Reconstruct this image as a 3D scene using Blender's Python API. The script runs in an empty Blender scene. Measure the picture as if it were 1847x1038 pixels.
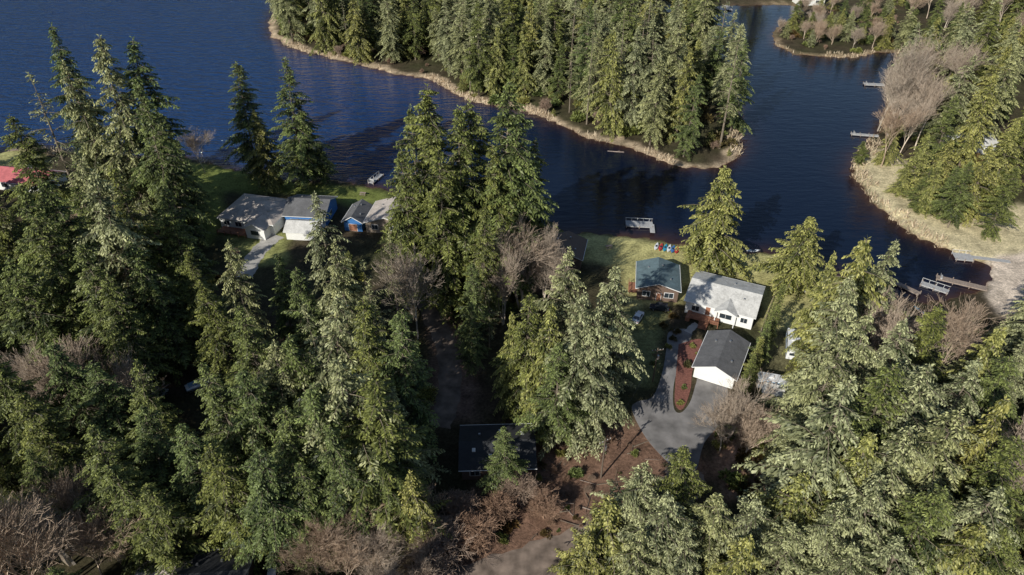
import bpy, math, random
import numpy as np
from mathutils import Vector, Matrix
from mathutils.geometry import tessellate_polygon

random.seed(7)
RNG = np.random.default_rng(11)
scn = bpy.context.scene
COL = scn.collection

# ------------------------------------------------------------------ survey
PITCH = math.radians(36.0); FPX = 1271.0; CAMH = 100.0
SP, CP = math.sin(PITCH), math.cos(PITCH)
def P(u, v, z=0.0):
    """ground survey: plan position (m) of a point of known height"""
    dx = (u-923.5)/FPX; dy = (519.0-v)/FPX
    t = (CAMH-z)/(SP-dy*CP)
    return (dx*t, (CP+dy*SP)*t)
def Q(x, y, z):
    dep = y*CP+(CAMH-z)*SP
    up = y*SP-(CAMH-z)*CP
    return 923.5+FPX*x/dep, 519-FPX*up/dep
def PL(pts, z=0.0): return [P(u, v, z) for u, v in pts]

# ------------------------------------------------------------------ materials
def newmat(name):
    m = bpy.data.materials.new(name); m.use_nodes = True
    nt = m.node_tree
    return m, nt, nt.nodes['Principled BSDF']
def N(nt, t, **kw):
    n = nt.nodes.new(t)
    for k, v in kw.items(): setattr(n, k, v)
    return n
def mat_plain(name, col, rough=0.7, var=0.25, scale=3.0, bump=0.0, metal=0.0, spec=0.3):
    m, nt, b = newmat(name)
    tc = N(nt, 'ShaderNodeTexCoord'); no = N(nt, 'ShaderNodeTexNoise')
    no.inputs['Scale'].default_value = scale; no.inputs['Detail'].default_value = 5
    nt.links.new(tc.outputs['Object'], no.inputs['Vector'])
    mr = N(nt, 'ShaderNodeMapRange')
    mr.inputs[1].default_value = .25; mr.inputs[2].default_value = .75
    mr.inputs[3].default_value = 1-var; mr.inputs[4].default_value = 1+var
    nt.links.new(no.outputs['Fac'], mr.inputs[0])
    mx = N(nt, 'ShaderNodeVectorMath', operation='SCALE')
    mx.inputs[0].default_value = col[:3]
    nt.links.new(mr.outputs[0], mx.inputs['Scale'])
    nt.links.new(mx.outputs[0], b.inputs['Base Color'])
    b.inputs['Roughness'].default_value = rough; b.inputs['Metallic'].default_value = metal
    b.inputs['Specular IOR Level'].default_value = spec
    if bump:
        bp = N(nt, 'ShaderNodeBump'); bp.inputs['Strength'].default_value = bump
        bp.inputs['Distance'].default_value = .05
        nt.links.new(no.outputs['Fac'], bp.inputs['Height']); nt.links.new(bp.outputs[0], b.inputs['Normal'])
    return m
def mat_shingle(name, col):
    m, nt, b = newmat(name)
    tc = N(nt, 'ShaderNodeTexCoord'); mp = N(nt, 'ShaderNodeMapping')
    nt.links.new(tc.outputs['Object'], mp.inputs[0])
    n1 = N(nt, 'ShaderNodeTexNoise'); n1.inputs['Scale'].default_value = .5; n1.inputs['Detail'].default_value = 6
    n2 = N(nt, 'ShaderNodeTexVoronoi'); n2.inputs['Scale'].default_value = 3.2
    nt.links.new(mp.outputs[0], n1.inputs['Vector']); nt.links.new(mp.outputs[0], n2.inputs['Vector'])
    sx = N(nt, 'ShaderNodeSeparateColor'); nt.links.new(n2.outputs['Color'], sx.inputs[0])
    ad = N(nt, 'ShaderNodeMath', operation='ADD'); nt.links.new(n1.outputs['Fac'], ad.inputs[0])
    ml = N(nt, 'ShaderNodeMath', operation='MULTIPLY'); ml.inputs[1].default_value = .25
    nt.links.new(sx.outputs[0], ml.inputs[0]); nt.links.new(ml.outputs[0], ad.inputs[1])
    mr = N(nt, 'ShaderNodeMapRange'); mr.inputs[1].default_value = .3; mr.inputs[2].default_value = 1.0
    mr.inputs[3].default_value = .65; mr.inputs[4].default_value = 1.25
    nt.links.new(ad.outputs[0], mr.inputs[0])
    mx = N(nt, 'ShaderNodeVectorMath', operation='SCALE'); mx.inputs[0].default_value = col
    nt.links.new(mr.outputs[0], mx.inputs['Scale']); nt.links.new(mx.outputs[0], b.inputs['Base Color'])
    b.inputs['Roughness'].default_value = .85
    return m
def mat_foliage(name, dark, light, hue=(1.25, 1.1, .8), transl=.22, rough=.5, spec=.35):
    m, nt, b = newmat(name)
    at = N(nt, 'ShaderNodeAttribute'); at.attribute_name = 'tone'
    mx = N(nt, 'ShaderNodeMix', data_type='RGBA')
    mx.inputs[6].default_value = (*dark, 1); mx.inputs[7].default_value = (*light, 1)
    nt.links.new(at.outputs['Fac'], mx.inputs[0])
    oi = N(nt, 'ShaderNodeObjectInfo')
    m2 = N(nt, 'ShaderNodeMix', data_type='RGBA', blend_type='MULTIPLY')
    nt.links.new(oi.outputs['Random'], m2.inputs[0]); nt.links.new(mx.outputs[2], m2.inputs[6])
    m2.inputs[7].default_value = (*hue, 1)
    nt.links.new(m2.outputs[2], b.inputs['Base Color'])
    b.inputs['Roughness'].default_value = rough; b.inputs['Specular IOR Level'].default_value = spec
    if transl > 0:
        tr = N(nt, 'ShaderNodeBsdfTranslucent'); nt.links.new(m2.outputs[2], tr.inputs[0])
        ms = N(nt, 'ShaderNodeMixShader'); ms.inputs[0].default_value = transl
        nt.links.new(b.outputs[0], ms.inputs[1]); nt.links.new(tr.outputs[0], ms.inputs[2])
        nt.links.new(ms.outputs[0], nt.nodes['Material Output'].inputs[0])
    return m

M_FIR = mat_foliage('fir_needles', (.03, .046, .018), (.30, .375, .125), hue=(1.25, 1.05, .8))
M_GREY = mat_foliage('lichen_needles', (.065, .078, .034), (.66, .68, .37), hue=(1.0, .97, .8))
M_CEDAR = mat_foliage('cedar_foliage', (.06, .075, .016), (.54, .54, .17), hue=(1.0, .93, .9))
M_SHRUB = mat_foliage('shrub_leaves', (.04, .045, .02), (.19, .18, .08), hue=(1.3, .8, .6))
M_REED = mat_foliage('dry_reeds', (.30, .23, .16), (.70, .59, .43), transl=.15, spec=.2)
M_BARK = mat_plain('bark', (.20, .165, .125), .9, .4, 2)
M_PALE = mat_foliage('pale_bark', (.28, .22, .17), (.66, .58, .48), hue=(1.0, .88, .78), transl=.0, rough=.9, spec=.2)
M_WHITE = mat_plain('white_siding', (.78, .78, .75), .6, .06, 4)
M_TRIM = mat_plain('white_trim', (.75, .75, .74), .5, .04, 4)
M_GLASS = mat_plain('window_glass', (.03, .04, .05), .08, .1, 2, spec=.8)
M_BLUE = mat_plain('blue_siding', (.05, .17, .42), .6, .1, 3)
M_TAN = mat_plain('tan_siding', (.32, .26, .20), .7, .12, 3)
M_BROWNW = mat_plain('brown_siding', (.16, .11, .085), .7, .15, 3)
M_RG = mat_shingle('grey_shingles', (.60, .59, .56))
M_RTEAL = mat_shingle('slate_shingles', (.12, .175, .195))
M_RDARK = mat_shingle('dark_shingles', (.13, .13, .135))
M_RBROWN = mat_shingle('weathered_shingles', (.50, .44, .39))
M_RRED = mat_shingle('red_metal_roof', (.5, .14, .15))
M_RBLK = mat_shingle('black_shingles', (.04, .042, .046))
M_WOOD = mat_plain('weathered_planks', (.30, .24, .20), .85, .3, 3)
M_POLE = mat_plain('pole_wood', (.14, .11, .085), .85, .3, 3)
M_GREYW = mat_plain('grey_deck', (.40, .40, .40), .8, .25, 3)
M_REDW = mat_plain('cedar_deck', (.30, .14, .085), .75, .25, 3)
M_ASPH = mat_plain('driveway_asphalt', (.20, .19, .185), .9, .45, .35, bump=.3)
M_CONC = mat_plain('concrete', (.42, .40, .37), .85, .2, .8, bump=.2)
M_DIRT = mat_plain('gravel_dirt', (.20, .155, .125), .95, .55, .5, bump=.5)
M_MULCH = mat_plain('mulch', (.20, .085, .065), .95, .4, 3, bump=.5)
M_TIRE = mat_plain('tire_rubber', (.02, .02, .02), .8, .1)
M_METAL = mat_plain('aluminium', (.5, .5, .5), .35, .1, metal=.8)
def paint(name, c, r=.25): return mat_plain(name, c, r, .04, 2, spec=.5)
C_WHITE = paint('white_paint', (.75, .76, .77)); C_BLUE = paint('blue_paint', (.05, .16, .4))
C_DARK = paint('dark_paint', (.03, .035, .045)); C_RED = paint('red_paint', (.5, .04, .03))
C_TEAL = paint('teal_paint', (.03, .3, .45)); C_LBLUE = paint('pale_blue_paint', (.3, .45, .6))
C_SILV = paint('silver_paint', (.4, .42, .44))

# ------------------------------------------------------------------ mesh builder
class MB:
    def __init__(s): s.v = []; s.f = []; s.m = []; s.mats = []
    def mi(s, mat):
        if mat not in s.mats: s.mats.append(mat)
        return s.mats.index(mat)
    def poly(s, pts, mat):
        b = len(s.v); s.v += [tuple(p) for p in pts]; s.f.append(list(range(b, b+len(pts)))); s.m.append(s.mi(mat))
    def hexa(s, c, mat):
        b = len(s.v); s.v += [tuple(p) for p in c]
        for q in ((3, 2, 1, 0), (4, 5, 6, 7), (0, 1, 5, 4), (1, 2, 6, 5), (2, 3, 7, 6), (3, 0, 4, 7)):
            s.f.append([b+i for i in q]); s.m.append(s.mi(mat))
    def box(s, x, y, z, sx, sy, sz, mat, rot=0):
        c = []
        for dz in (-sz/2, sz/2):
            for dx, dy in ((-1, -1), (1, -1), (1, 1), (-1, 1)):
                a, b = dx*sx/2, dy*sy/2
                c.append((x+a*math.cos(rot)-b*math.sin(rot), y+a*math.sin(rot)+b*math.cos(rot), z+dz))
        s.hexa(c, mat)
    def prism(s, prof, a, b, axis, mat, capmat=None):
        n = len(prof)
        def pt(p, t): return (t, p[0], p[1]) if axis == 'x' else (p[0], t, p[1])
        base = len(s.v)
        s.v += [pt(p, a) for p in prof]+[pt(p, b) for p in prof]
        for i in range(n):
            j = (i+1) % n
            s.f.append([base+i, base+j, base+n+j, base+n+i]); s.m.append(s.mi(mat))
        s.f.append(list(range(base, base+n))[::-1]); s.m.append(s.mi(capmat or mat))
        s.f.append(list(range(base+n, base+2*n))); s.m.append(s.mi(capmat or mat))
    def cyl(s, p0, p1, r0, r1, mat, n=8):
        p0 = Vector(p0); p1 = Vector(p1); d = (p1-p0).normalized()
        a = d.orthogonal().normalized(); c = d.cross(a)
        b = len(s.v)
        for p, r in ((p0, r0), (p1, r1)):
            for i in range(n):
                t = 2*math.pi*i/n; s.v.append(tuple(p+a*r*math.cos(t)+c*r*math.sin(t)))
        for i in range(n):
            j = (i+1) % n; s.f.append([b+i, b+j, b+n+j, b+n+i]); s.m.append(s.mi(mat))
        s.f.append([b+i for i in range(n)][::-1]); s.m.append(s.mi(mat))
        s.f.append([b+n+i for i in range(n)]); s.m.append(s.mi(mat))
    def loft(s, rings, mat, cap=True):
        n = len(rings[0]); b = len(s.v)
        for r in rings: s.v += [tuple(p) for p in r]
        for k in range(len(rings)-1):
            for i in range(n):
                j = (i+1) % n; o = b+k*n
                s.f.append([o+i, o+j, o+n+j, o+n+i]); s.m.append(s.mi(mat))
        if cap:
            s.f.append([b+i for i in range(n)][::-1]); s.m.append(s.mi(mat))
            s.f.append([b+(len(rings)-1)*n+i for i in range(n)]); s.m.append(s.mi(mat))
    def obj(s, name, parent=None, loc=None, yaw=0, bevel=0):
        me = bpy.data.meshes.new(name); me.from_pydata(s.v, [], s.f)
        for m in s.mats: me.materials.append(m)
        me.polygons.foreach_set('material_index', s.m); me.update()
        o = bpy.data.objects.new(name, me); COL.objects.link(o)
        if parent: o.parent = parent
        if loc is not None: o.location = loc
        o.rotation_euler[2] = yaw
        if bevel:
            md = o.modifiers.new('b', 'BEVEL'); md.width = bevel; md.segments = 2; md.limit_method = 'ANGLE'
        return o
def empty(name, loc=(0, 0, 0), yaw=0):
    e = bpy.data.objects.new(name, None); e.location = loc; e.rotation_euler[2] = yaw
    COL.objects.link(e); e.empty_display_size = .1; return e

# ------------------------------------------------------------------ sdf
def sdf(X, Y, poly):
    d = np.full(X.shape, 1e18); ins = np.zeros(X.shape, bool)
    n = len(poly)
    for i in range(n):
        ax, ay = poly[i]; bx, by = poly[(i+1) % n]
        ex, ey = bx-ax, by-ay; wx, wy = X-ax, Y-ay
        t = np.clip((wx*ex+wy*ey)/(ex*ex+ey*ey+1e-9), 0, 1)
        d = np.minimum(d, (wx-ex*t)**2+(wy-ey*t)**2)
        c = ((ay <= Y) != (by <= Y))
        with np.errstate(divide='ignore', invalid='ignore'):
            xi = ax+(Y-ay)/(by-ay+1e-12)*ex
        ins ^= c & (X < xi)
    d = np.sqrt(d); d[ins] *= -1
    return d
def wig(X, Y, s=1.0):
    return (np.sin(X*.31*s+1.3*np.sin(Y*.23*s))+np.sin(Y*.37*s+1.7*np.sin(X*.19*s)+2)+.6*np.sin(X*.9*s+Y*.7*s)+.5*np.sin(Y*1.3*s-X*.8*s+1))*.35

LAKE = PL([(-900,300),(-200,285),(0,274),(60,266),(140,275),(250,285),(330,283),(390,297),(430,308),(480,320),(540,326),(590,325),(640,330),(690,342),(760,370),(850,400),(930,415),(1000,418),(1060,418),(1110,425),(1170,428),(1230,440),(1290,452),(1330,455),(1400,458),(1460,472),(1500,492),(1550,515),(1600,538),(1645,545),(1700,542),(1755,528),(1785,505),(1783,482),(1740,465),(1690,445),(1640,420),(1595,385),(1560,348),(1538,315),(1538,290),(1560,268),(1590,230),(1600,190),(1605,150),(1622,115),(1615,95),(1590,95),(1540,105),(1480,103),(1430,98),(1398,82),(1393,60),(1410,42),(1440,28),(1448,12),(1400,10),(1300,14),(1200,10),(1100,-15),(900,-60),(700,-110),(300,-170),(-900,-200)], -.5)
ISLE = PL([(488,66),(520,86),(600,106),(680,126),(722,136),(770,142),(800,160),(840,180),(880,190),(940,198),(1000,222),(1060,250),(1130,266),(1190,290),(1240,305),(1290,303),(1325,290),(1337,270),(1338,235),(1325,170),(1300,110),(1262,55),(1200,20),(1080,-2),(900,-40),(600,-40),(500,0),(484,40)], -.5)
def landd(X, Y):
    X = np.asarray(X, float); Y = np.asarray(Y, float)
    d = np.maximum(sdf(X, Y, LAKE), -sdf(X, Y, ISLE))
    return d+wig(X, Y)*1.0+.5*np.sin(X*1.1+2*np.sin(Y*.8))
def is_land(x, y, m=1.5): return float(landd(np.array([x]), np.array([y]))[0]) > m

# ------------------------------------------------------------------ terrain
def axis(a, b, far, s1, s2, s3):
    mid = np.arange(a, b, s1)
    l = []; x = a
    st = s1
    while x > -far: st = min(st*1.12, s3); x -= st; l.append(x)
    r = []; x = mid[-1]; st = s1
    while x < far: st = min(st*1.12, s3); x += st; r.append(x)
    return np.array(l[::-1]+list(mid)+r)
gx = axis(-200, 230, 4000, 1.0, 0, 200); gy = axis(50, 330, 4000, 1.0, 0, 200)
GX, GY = np.meshgrid(gx, gy)
D = landd(GX, GY)
sm = lambda t: np.clip(t, 0, 1)**2*(3-2*np.clip(t, 0, 1))
GZ = np.where(D > 0, -.5+.5*sm(D/3.0), -.5+np.maximum(D*.35, -3.5))
rr = np.sqrt(GX**2+GY**2)
GZ += sm((rr-900)/2500)*90*(.6+.4*np.sin(GX*.002+1)*np.cos(GY*.0017)) * (D > 0)
ground_zones = [
 ([(295,290),(440,305),(480,325),(700,342),(705,362),(640,372),(530,350),(405,345),(400,400),(380,440),(320,420),(300,350)], (.17,.20,.055), 2),
 ([(-80,276),(70,266),(85,296),(60,303),(-80,306)], (.42,.40,.17), 1.5),
 ([(40,350),(120,345),(140,400),(60,420)], (.24,.32,.07), 2),
 ([(985,418),(1120,425),(1230,440),(1400,458),(1490,490),(1600,536),(1640,600),(1450,620),(1380,600),(1370,515),(1260,485),(1230,545),(1140,560),(1110,480),(1030,470)], (.42,.39,.17), 2),
 ([(1120,555),(1200,560),(1196,600),(1180,700),(1140,700),(1100,600)], (.17,.175,.075), 1.5),
 ([(1370,600),(1480,590),(1490,800),(1400,780),(1360,700)], (.15,.14,.075), 2),
 ([(1536,300),(1545,268),(1610,270),(1700,350),(1847,370),(2300,400),(2300,480),(1830,470),(1790,480),(1690,447),(1600,390)], (.58,.50,.31), 2),
 ([(1775,470),(1870,450),(1950,470),(1950,570),(1810,575),(1780,530)], (.62,.52,.42), 1.5),
 ([(930,770),(1200,760),(1290,850),(1200,920),(1100,1060),(840,1060),(780,1000),(850,900)], (.19,.115,.08), 3),
 ([(770,540),(860,600),(860,760),(780,760)], (.17,.115,.09), 2),
 ([(1285,770),(1430,780),(1440,890),(1310,900)], (.42,.26,.18), 2),
 ([(400,415),(520,420),(520,480),(440,480)], (.26,.27,.10), 1.5),
 ([(270,600),(430,590),(480,700),(270,720)], (.08,.06,.045), 3),
]
Cc = np.zeros(GX.shape+(3,)); Cc[:] = (.072, .054, .037)
nz = .5+.5*np.clip(wig(GX, GY, .45), -1, 1)
Cc += nz[..., None]*np.array([-.018, .002, -.012])
def blend(mask, col):
    global Cc
    Cc = Cc*(1-mask[..., None])+np.array(col)*mask[..., None]
isl = sdf(GX, GY, ISLE)
patch = np.clip(.55+.9*wig(GX, GY, .6), 0, 1)
blend(sm((5-np.abs(D))/4)*(GY > 230)*(.3+.7*patch), (.36, .27, .17))
blend(sm((3.5+4*patch+isl)/3)*(isl < 3)*(.45+.5*patch), (.54, .42, .29))
for pts, c, fe in ground_zones:
    s = sdf(GX, GY, PL(pts))+wig(GX, GY, 1.6)*.8
    blend(sm(.5-s/(2*fe)), c)
blend(sm((.8-D)/1.0), (.16, .09, .055))
ny, nx = GX.shape
V = np.stack([GX, GY, GZ], -1).reshape(-1, 3)
idx = np.arange(nx*ny).reshape(ny, nx)
Fq = np.stack([idx[:-1, :-1], idx[:-1, 1:], idx[1:, 1:], idx[1:, :-1]], -1).reshape(-1, 4)
def fast_mesh(name, V, Fq, mats, midx=None, tone=None, colr=None, smooth=False):
    me = bpy.data.meshes.new(name)
    me.vertices.add(len(V)); me.vertices.foreach_set('co', np.asarray(V, np.float32).ravel())
    me.loops.add(Fq.size); me.loops.foreach_set('vertex_index', Fq.astype(np.int32).ravel())
    me.polygons.add(len(Fq)); me.polygons.foreach_set('loop_start', (np.arange(len(Fq))*4).astype(np.int32))
    for m in mats: me.materials.append(m)
    if midx is not None: me.polygons.foreach_set('material_index', midx.astype(np.int32))
    if smooth: me.polygons.foreach_set('use_smooth', np.ones(len(Fq), bool))
    me.update(calc_edges=True)
    if tone is not None:
        a = me.attributes.new('tone', 'FLOAT', 'FACE'); a.data.foreach_set('value', tone.astype(np.float32))
    if colr is not None:
        a = me.attributes.new('zone', 'FLOAT_COLOR', 'POINT')
        c = np.ones((len(V), 4), np.float32); c[:, :3] = colr; a.data.foreach_set('color', c.ravel())
    me.validate()
    return me
mg, nt, b = newmat('ground_soil')
at = N(nt, 'ShaderNodeAttribute'); at.attribute_name = 'zone'
geo = N(nt, 'ShaderNodeNewGeometry')
n1 = N(nt, 'ShaderNodeTexNoise'); n1.inputs['Scale'].default_value = .28; n1.inputs['Detail'].default_value = 8; n1.inputs['Roughness'].default_value = .7
n2 = N(nt, 'ShaderNodeTexNoise'); n2.inputs['Scale'].default_value = 1.8; n2.inputs['Detail'].default_value = 6; n2.inputs['Roughness'].default_value = .75
for n in (n1, n2): nt.links.new(geo.outputs['Position'], n.inputs['Vector'])
def mrange(nt, src, a, b_, c, d):
    mr = N(nt, 'ShaderNodeMapRange'); mr.inputs[1].default_value = a; mr.inputs[2].default_value = b_
    mr.inputs[3].default_value = c; mr.inputs[4].default_value = d; nt.links.new(src, mr.inputs[0]); return mr.outputs[0]
f1 = mrange(nt, n1.outputs['Fac'], .3, .7, .5, 1.5); f2 = mrange(nt, n2.outputs['Fac'], .3, .7, .45, 1.55)
mu = N(nt, 'ShaderNodeMath', operation='MULTIPLY'); nt.links.new(f1, mu.inputs[0]); nt.links.new(f2, mu.inputs[1])
vs = N(nt, 'ShaderNodeVectorMath', operation='SCALE'); nt.links.new(at.outputs['Color'], vs.inputs[0]); nt.links.new(mu.outputs[0], vs.inputs['Scale'])
nt.links.new(vs.outputs[0], b.inputs['Base Color']); b.inputs['Roughness'].default_value = .95; b.inputs['Specular IOR Level'].default_value = .1
bp = N(nt, 'ShaderNodeBump'); bp.inputs['Strength'].default_value = .8; bp.inputs['Distance'].default_value = .25
nt.links.new(n2.outputs['Fac'], bp.inputs['Height']); nt.links.new(bp.outputs[0], b.inputs['Normal'])
o = bpy.data.objects.new('ground', fast_mesh('ground', V, Fq, [mg], colr=Cc.reshape(-1, 3), smooth=True)); COL.objects.link(o)

# ------------------------------------------------------------------ lake
wx = axis(-200, 230, 3900, 2.0, 0, 200); wy = axis(100, 330, 3900, 2.0, 0, 200)
WX, WY = np.meshgrid(wx, wy); WD = landd(WX, WY)
idx = np.arange(WX.size).reshape(WX.shape)
Fw = np.stack([idx[:-1, :-1], idx[:-1, 1:], idx[1:, 1:], idx[1:, :-1]], -1).reshape(-1, 4)
keep = (WD.ravel()[Fw].min(1) < 4)
Fw = Fw[keep]
used = np.unique(Fw); remap = np.zeros(WX.size, int); remap[used] = np.arange(len(used))
shal = np.exp(np.minimum(WD, 0)/2.4)
wind_sky = sm((-WX+(WY-200)*.5+20)/120)
wc = np.stack([shal, wind_sky, shal*0], -1).reshape(-1, 3)[used]
WV = np.stack([WX, WY, WX*0-.5], -1).reshape(-1, 3)[used]
mw, nt, b = newmat('lake_water')
at = N(nt, 'ShaderNodeAttribute'); at.attribute_name = 'zone'
sp = N(nt, 'ShaderNodeSeparateColor'); nt.links.new(at.outputs['Color'], sp.inputs[0])
geo = N(nt, 'ShaderNodeNewGeometry'); mp = N(nt, 'ShaderNodeMapping')
mp.inputs['Rotation'].default_value = (0, 0, math.radians(-28)); mp.inputs['Scale'].default_value = (.3, 1.0, 1)
nt.links.new(geo.outputs['Position'], mp.inputs[0])
w1 = N(nt, 'ShaderNodeTexNoise'); w1.inputs['Scale'].default_value = .42; w1.inputs['Detail'].default_value = 4; w1.inputs['Distortion'].default_value = .8
w2 = N(nt, 'ShaderNodeTexNoise'); w2.inputs['Scale'].default_value = 1.2; w2.inputs['Detail'].default_value = 3
nt.links.new(mp.outputs[0], w1.inputs['Vector']); nt.links.new(mp.outputs[0], w2.inputs['Vector'])
ad = N(nt, 'ShaderNodeMath', operation='MULTIPLY_ADD'); nt.links.new(w2.outputs['Fac'], ad.inputs[0]); ad.inputs[1].default_value = .4; nt.links.new(w1.outputs['Fac'], ad.inputs[2])
bp = N(nt, 'ShaderNodeBump'); bp.inputs['Distance'].default_value = 1.8
st = mrange(nt, sp.outputs[1], 0, 1, .08, 1.0); nt.links.new(st, bp.inputs['Strength'])
nt.links.new(ad.outputs[0], bp.inputs['Height']); nt.links.new(bp.outputs[0], b.inputs['Normal'])
mA = N(nt, 'ShaderNodeMix', data_type='RGBA'); mA.inputs[6].default_value = (.004, .009, .024, 1); mA.inputs[7].default_value = (.007, .038, .13, 1)  # blue of the reflected sky painted into base colour, strongest on the rippled side
nt.links.new(sp.outputs[1], mA.inputs[0])
mB = N(nt, 'ShaderNodeMix', data_type='RGBA'); mB.inputs[7].default_value = (.065, .03, .018, 1)
shf = N(nt, 'ShaderNodeMath', operation='MULTIPLY'); shf.inputs[1].default_value = .8; nt.links.new(sp.outputs[0], shf.inputs[0])
nt.links.new(shf.outputs[0], mB.inputs[0]); nt.links.new(mA.outputs[2], mB.inputs[6])
nt.links.new(mB.outputs[2], b.inputs['Base Color'])
b.inputs['Roughness'].default_value = .06; b.inputs['IOR'].default_value = 1.33; b.inputs['Specular IOR Level'].default_value = .45
o = bpy.data.objects.new('lake', fast_mesh('lake', WV, remap[Fw], [mw], colr=wc, smooth=True)); COL.objects.link(o)

# ------------------------------------------------------------------ sheets
import bmesh
def sheet(name, pts, mat, z=.03):
    vv = [Vector((x, y, 0)) for x, y in pts]
    tris = tessellate_polygon([vv])
    me = bpy.data.meshes.new(name)
    top = [(x, y, z) for x, y in pts]; n = len(pts); low = [(x, y, -.1) for x, y in pts]
    fs = [list(t) for t in tris]+[[i, (i+1) % n, n+(i+1) % n, n+i] for i in range(n)]
    me.from_pydata(top+low, [], fs); me.materials.append(mat)
    o = bpy.data.objects.new(name, me); COL.objects.link(o)
    bm = bmesh.new(); bm.from_mesh(me); bmesh.ops.recalc_face_normals(bm, faces=bm.faces); bm.to_mesh(me); bm.free()
    return o
def spline(pts, n=8):
    out = []
    p = [pts[0]]+list(pts)+[pts[-1]]
    for i in range(1, len(p)-2):
        for k in range(n):
            t = k/n
            out.append(tuple(.5*((2*p[i][j])+(-p[i-1][j]+p[i+1][j])*t+(2*p[i-1][j]-5*p[i][j]+4*p[i+1][j]-p[i+2][j])*t*t+(-p[i-1][j]+3*p[i][j]-3*p[i+1][j]+p[i+2][j])*t**3) for j in (0, 1)))
    out.append(tuple(pts[-1])); return out
def ribbon(name, pts, w, mat, z=.03):
    c = spline(PL(pts)); L = []; R = []
    for i, (x, y) in enumerate(c):
        a = c[max(i-1, 0)]; b2 = c[min(i+1, len(c)-1)]
        dx, dy = b2[0]-a[0], b2[1]-a[1]; l = math.hypot(dx, dy)+1e-6
        ww = w/2*(1+.09*math.sin(i*1.3)+.06*math.sin(i*2.9)); L.append((x-dy/l*ww, y+dx/l*ww)); R.append((x+dy/l*ww, y-dx/l*ww))
    return sheet(name, L+R[::-1], mat, z)
def closed(pts):
    q = PL(pts); return spline(q+[q[0]], 5)[:-1]
ribbon('gravel_road', [(500,1130),(760,1075),(900,1035),(1040,985),(1160,930),(1225,880),(1235,845)], 6.5, M_DIRT, .02)
sheet('driveway', closed([(1232,860),(1205,835),(1165,790),(1140,740),(1150,725),(1178,715),(1195,670),(1202,630),(1208,598),(1248,598),(1232,640),(1216,690),(1215,735),(1228,745),(1245,725),(1256,690),(1262,680),(1312,702),(1300,760),(1270,800),(1255,850)]), M_ASPH, .045)
sheet('garden_bed', closed([(1224,622),(1262,612),(1266,632),(1250,665),(1245,705),(1232,738),(1218,730),(1218,690)]), M_MULCH, .09)
ribbon('gravel_lane', [(758,500),(775,560),(800,610),(812,670),(806,730),(790,770)], 4.6, M_DIRT, .03)
ribbon('concrete_driveway', [(500,425),(480,440),(458,465),(440,500)], 4.5, M_CONC, .03)
ribbon('footpath', [(1240,600),(1250,590),(1258,585)], 1.6, M_CONC, .06)

# ------------------------------------------------------------------ buildings
FOOT = []
def window(mb, side, L, W, t, w, h, z, kind='win'):
    def bx(off, tt, zz, ww, hh, th, mat):
        if side == 'front': mb.box(tt, -W/2-off, zz, ww, th, hh, mat)
        if side == 'back': mb.box(tt, W/2+off, zz, ww, th, hh, mat)
        if side == 'left': mb.box(-L/2-off, tt, zz, th, ww, hh, mat)
        if side == 'right': mb.box(L/2+off, tt, zz, th, ww, hh, mat)
    if kind == 'garage':
        bx(.03, t, z+h/2, w+.3, h+.15, .08, M_TRIM)
        for k in range(4): bx(.07, t, z+h*(k+.5)/4, w, h/4-.04, .08, M_WHITE)
    elif kind == 'door':
        bx(.03, t, z+h/2, w+.2, h+.1, .08, M_TRIM); bx(.06, t, z+h/2, w, h, .08, M_REDW)
    else:
        bx(.03, t, z+h/2, w+.24, h+.24, .08, M_TRIM); bx(.05, t, z+h/2, w, h, .08, M_GLASS)
        bx(.075, t, z+h/2, .06, h, .08, M_TRIM)
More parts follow.
